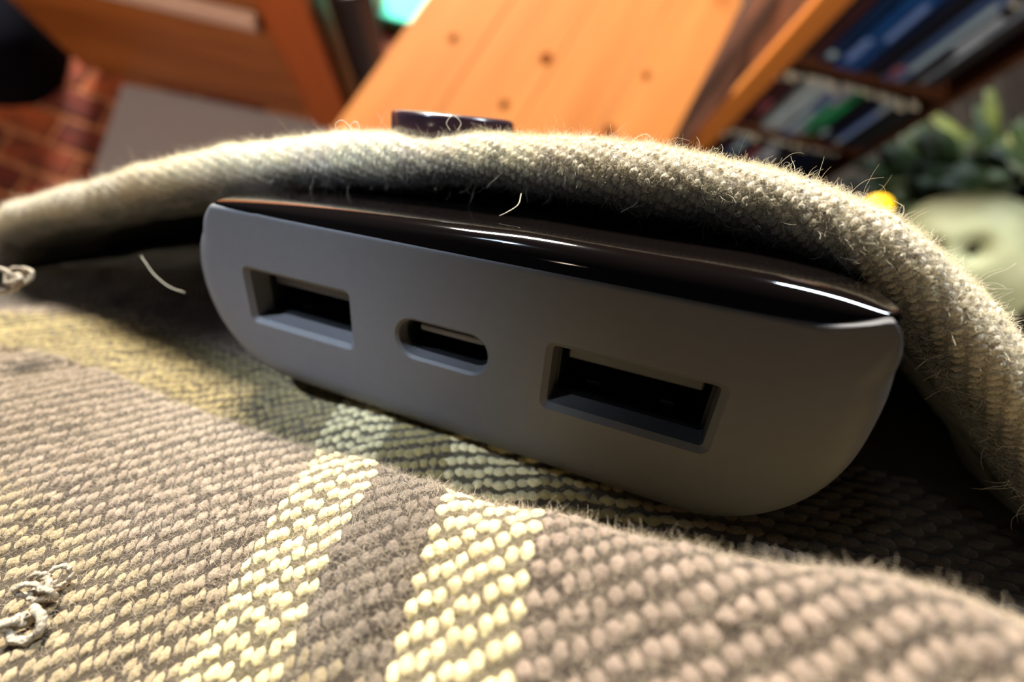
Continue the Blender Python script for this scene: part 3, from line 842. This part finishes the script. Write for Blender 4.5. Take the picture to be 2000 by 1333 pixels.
# close the deep end of the pocket down to the chest panel
_e = (Prm[:, -1] - TB) @ RB; _g = _e.copy(); _g[:, 1] = -24; _g[:, 2] -= 3
_g = _g @ RB.T + TB
Prm = np.concatenate([Prm] + [(Prm[:, -1] * (1 - t_) + _g * t_)[:, None] for t_ in (.25, .5, .75, 1)] * 1, 1) if False else Prm
_ext = np.stack([Prm[:, -1] * (1 - t_) + _g * t_ for t_ in (.25, .5, .75, 1.0)], 1)
Prm = np.concatenate([Prm, _ext], 1); NP_ = Prm.shape[1]
sp_ = np.r_[sp_, sp_[-1] + np.arange(1, 5) * 8.0]
Nrm = surf_normals(Prm)
mid = Nrm[NS // 2, np.argmin(np.abs(sp_ - sF))]
FL2 = (mid @ BK) > 0
if FL2: Nrm = -Nrm
Prm = Prm + Nrm * (.22 * wob(Prm, .7, 31) + .10 * wob(Prm, 2.2, 32))[..., None]
Nrm = surf_normals(Prm) * (-1 if FL2 else 1)
# stripe pattern along the rim (station position in terms of picture x of the hem)
Rx = np.interp(rs, np.linspace(rs[0], rs[-1], NS), -rc[:, 0] / rc[:, 2] * F + 1000)
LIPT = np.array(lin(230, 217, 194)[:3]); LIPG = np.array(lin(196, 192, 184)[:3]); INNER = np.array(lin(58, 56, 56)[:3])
def rim_cols(x, srel):
    c = np.broadcast_to(LIPT, x.shape + (3,)).copy()
    g_ = ((x < 230) & (x > -200))[..., None]; c = np.where(g_, LIPG * 1.12, c)
    cr_ = (((x > 640) & (x < 775)) | ((x > 890) & (x < 1035)) | ((x > 300) & (x < 560)))[..., None]
    c = np.where(cr_, np.array(lin(242, 232, 200)[:3]), c)
    lo_ = sst(-.4, 2.6, srel)[..., None]; c = c * (1 - lo_) + LIPG * .22 * lo_  # shade on the rim's underside is mixed into the colour
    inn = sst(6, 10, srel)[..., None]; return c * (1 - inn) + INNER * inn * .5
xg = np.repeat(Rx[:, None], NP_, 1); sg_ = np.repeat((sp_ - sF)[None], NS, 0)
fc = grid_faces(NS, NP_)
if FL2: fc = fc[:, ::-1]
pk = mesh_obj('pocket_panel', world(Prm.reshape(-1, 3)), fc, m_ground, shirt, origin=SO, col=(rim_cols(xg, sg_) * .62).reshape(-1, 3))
# yarn floats on the rim
UI = []; VF = []; VT = []; CC = []; WW = []
sc0 = 0.62; ci = 0; s0 = rs[0] + 1
while s0 < rs[-1] - 1:
    u_ = s0 / rs[-1] * (NS - 1)
    st = np.arange(-9, 6, 1.15) + (ci * .29) % 1.15 + rng.normal(0, .07, 14)[:len(np.arange(-9, 6, 1.15))]
    VF.append(np.interp(st + sF, sp_, np.arange(NP_))); VT.append(np.interp(st + .95 + sF, sp_, np.arange(NP_)))
    UI.append(np.full(len(st), u_) + rng.normal(0, .10, len(st))); xs_ = np.interp(s0, rs, Rx)
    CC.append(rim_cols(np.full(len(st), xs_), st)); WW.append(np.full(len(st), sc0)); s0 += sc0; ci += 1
UI, VF, VT, CC, WW = map(np.concatenate, (UI, VF, VT, CC, WW))
V, Fa, cc = grains(Prm, Nrm, UI, VF, VT, WW * .5, np.full(len(UI), .18) * rng.uniform(.7, 1.3, len(UI)), CC, rng)
mesh_obj('hem_yarns', world(V), Fa, m_yarn, shirt, origin=SO, col=cc)['kind'] = 'stuff'
# fuzz on the rim
for nm, nf, mt_, lo, hi, ln, rad in (('hem_fuzz', 80000, m_fzc, -8, 1.2, .22, .010), ('hem_fuzz', 20000, m_fzg, 0.5, 5.5, .30, .009), ('hem_fuzz', 1500, m_fzc, -7, 5, .75, .012)):
    u_ = r.uniform(30, NS - 4, nf); s_ = r.uniform(lo, hi, nf) + sF; vi = np.interp(s_, sp_, np.arange(NP_))
    Pr = bil(Prm, u_, vi); Nr = bil(Nrm, u_, vi)
    hair_obj(nm, Pr + Nr * .12, Nr * .6 + r.normal(0, .55, (nf, 3)), r.gamma(3, ln / 1.6, nf).clip(.15, 3.0), r, None, mt_, rad=rad, curl=.7)

# button on the outside of the pocket
m_btn = mat('button_plum', (58, 40, 50), .25, .15, 300, coat=.5)
prof_b = [(0, -1.0), (5.2, -1.0), (5.9, -.8), (6.1, -.4), (6.0, 1.15), (5.85, 1.42), (5.2, 1.55), (4.5, 1.35), (3.9, 1.05), (0, 1.0)]
V, Fc = lathe([(a * 1.12 * MM, b_ * MM) for a, b_ in prof_b], 64)
btn = mesh_obj('button', V, Fc, m_btn, shirt)
bl = at(np.array(886.), np.array(254.), 49.0) 
axn = np.array([.085, .90, .455]); axn /= np.linalg.norm(axn); axw = M @ axn
btn.rotation_euler = Vector(axw).to_track_quat('Z', 'Y').to_euler(); btn.location = world(bl) - SO - axw * .0
btn['label'] = 'dark plum shirt button seen edge-on'
for a in (0, 90, 180, 270):
    V, Fc = lathe([(0, 1.03 * MM), (.55 * MM, 1.03 * MM), (.7 * MM, 1.06 * MM), (.55 * MM, 1.08 * MM), (0, 1.08 * MM)], 12)
    V = [(v[0] + 1.3 * MM * math.cos(math.radians(a + 45)), v[1] + 1.3 * MM * math.sin(math.radians(a + 45)), v[2]) for v in V]
    h_ = mesh_obj('thread_hole', V, Fc, m_portblk, btn)

# curly loose threads
def thread(pix, D, rad, seed, m_, nloop=3.2, size=1.6):
    r_ = np.random.default_rng(seed); c = at(np.array(float(pix[0])), np.array(float(pix[1])), D)
    t_ = np.linspace(0, 1, 70); a = t_ * nloop * 2 * math.pi
    R_ = size * (.55 + .45 * np.sin(a * .37 + seed))
    P_ = np.stack([R_ * np.cos(a) + size * 1.2 * (t_ - .5), R_ * .8 * np.sin(a), .5 * np.sin(a * .7) + .3], 1) + r_.normal(0, .05, (70, 3)) + c
    return tube('loose_thread', world(P_) - SO, rad * MM, m_, shirt)
m_th = mat('thread_beige', (196, 182, 160), .9, .2, 3000, .5)
thread((20, 552), 52, .30, 1, m_th, 2.4, 2.0); thread((45, 540), 53, .22, 4, m_th, 3.0, 1.6)
thread((85, 1150), plane_D(85., 1150.) - 1.0, .20, 2, m_th, 3.4, 1.1); thread((50, 1215), plane_D(50., 1215.) - .6, .3, 3, m_th, 2.3, 1.2)
thread((110, 1125), plane_D(110., 1125.) - 1.0, .16, 6, m_th, 2.0, 1.0)
# single stray fibres
def strand(pts, rad=.035, m_=m_fzc):
    P_ = catmull(np.array([at(np.array(float(a)), np.array(float(b_)), float(d)) for a, b_, d in pts]), 10)
    return tube('stray_fibre', world(P_) - SO, rad * MM, m_, shirt, 6)
strand([(1018, 378, 38), (1012, 400, 37.5), (990, 415, 37), (975, 422, 37)])
strand([(1250, 385, 36), (1240, 400, 36), (1225, 408, 36), (1212, 415, 36)])
strand([(275, 500, 50), (300, 535, 50), (330, 560, 50), (362, 572, 50)], .03)
strand([(660, 262, 40), (655, 243, 40), (668, 235, 40), (682, 247, 40), (688, 262, 40)], .03)
strand([(690, 262, 40), (685, 245, 40), (696, 238, 40), (703, 250, 40)], .03)
strand([(880, 256, 40), (872, 240, 40), (885, 226, 40), (900, 240, 40), (893, 256, 40)], .03)
strand([(1232, 282, 38), (1245, 268, 38), (1262, 262, 38), (1270, 268, 38)], .028)
strand([(1745, 392, 32), (1765, 405, 32), (1760, 425, 32), (1740, 436, 32)], .022)
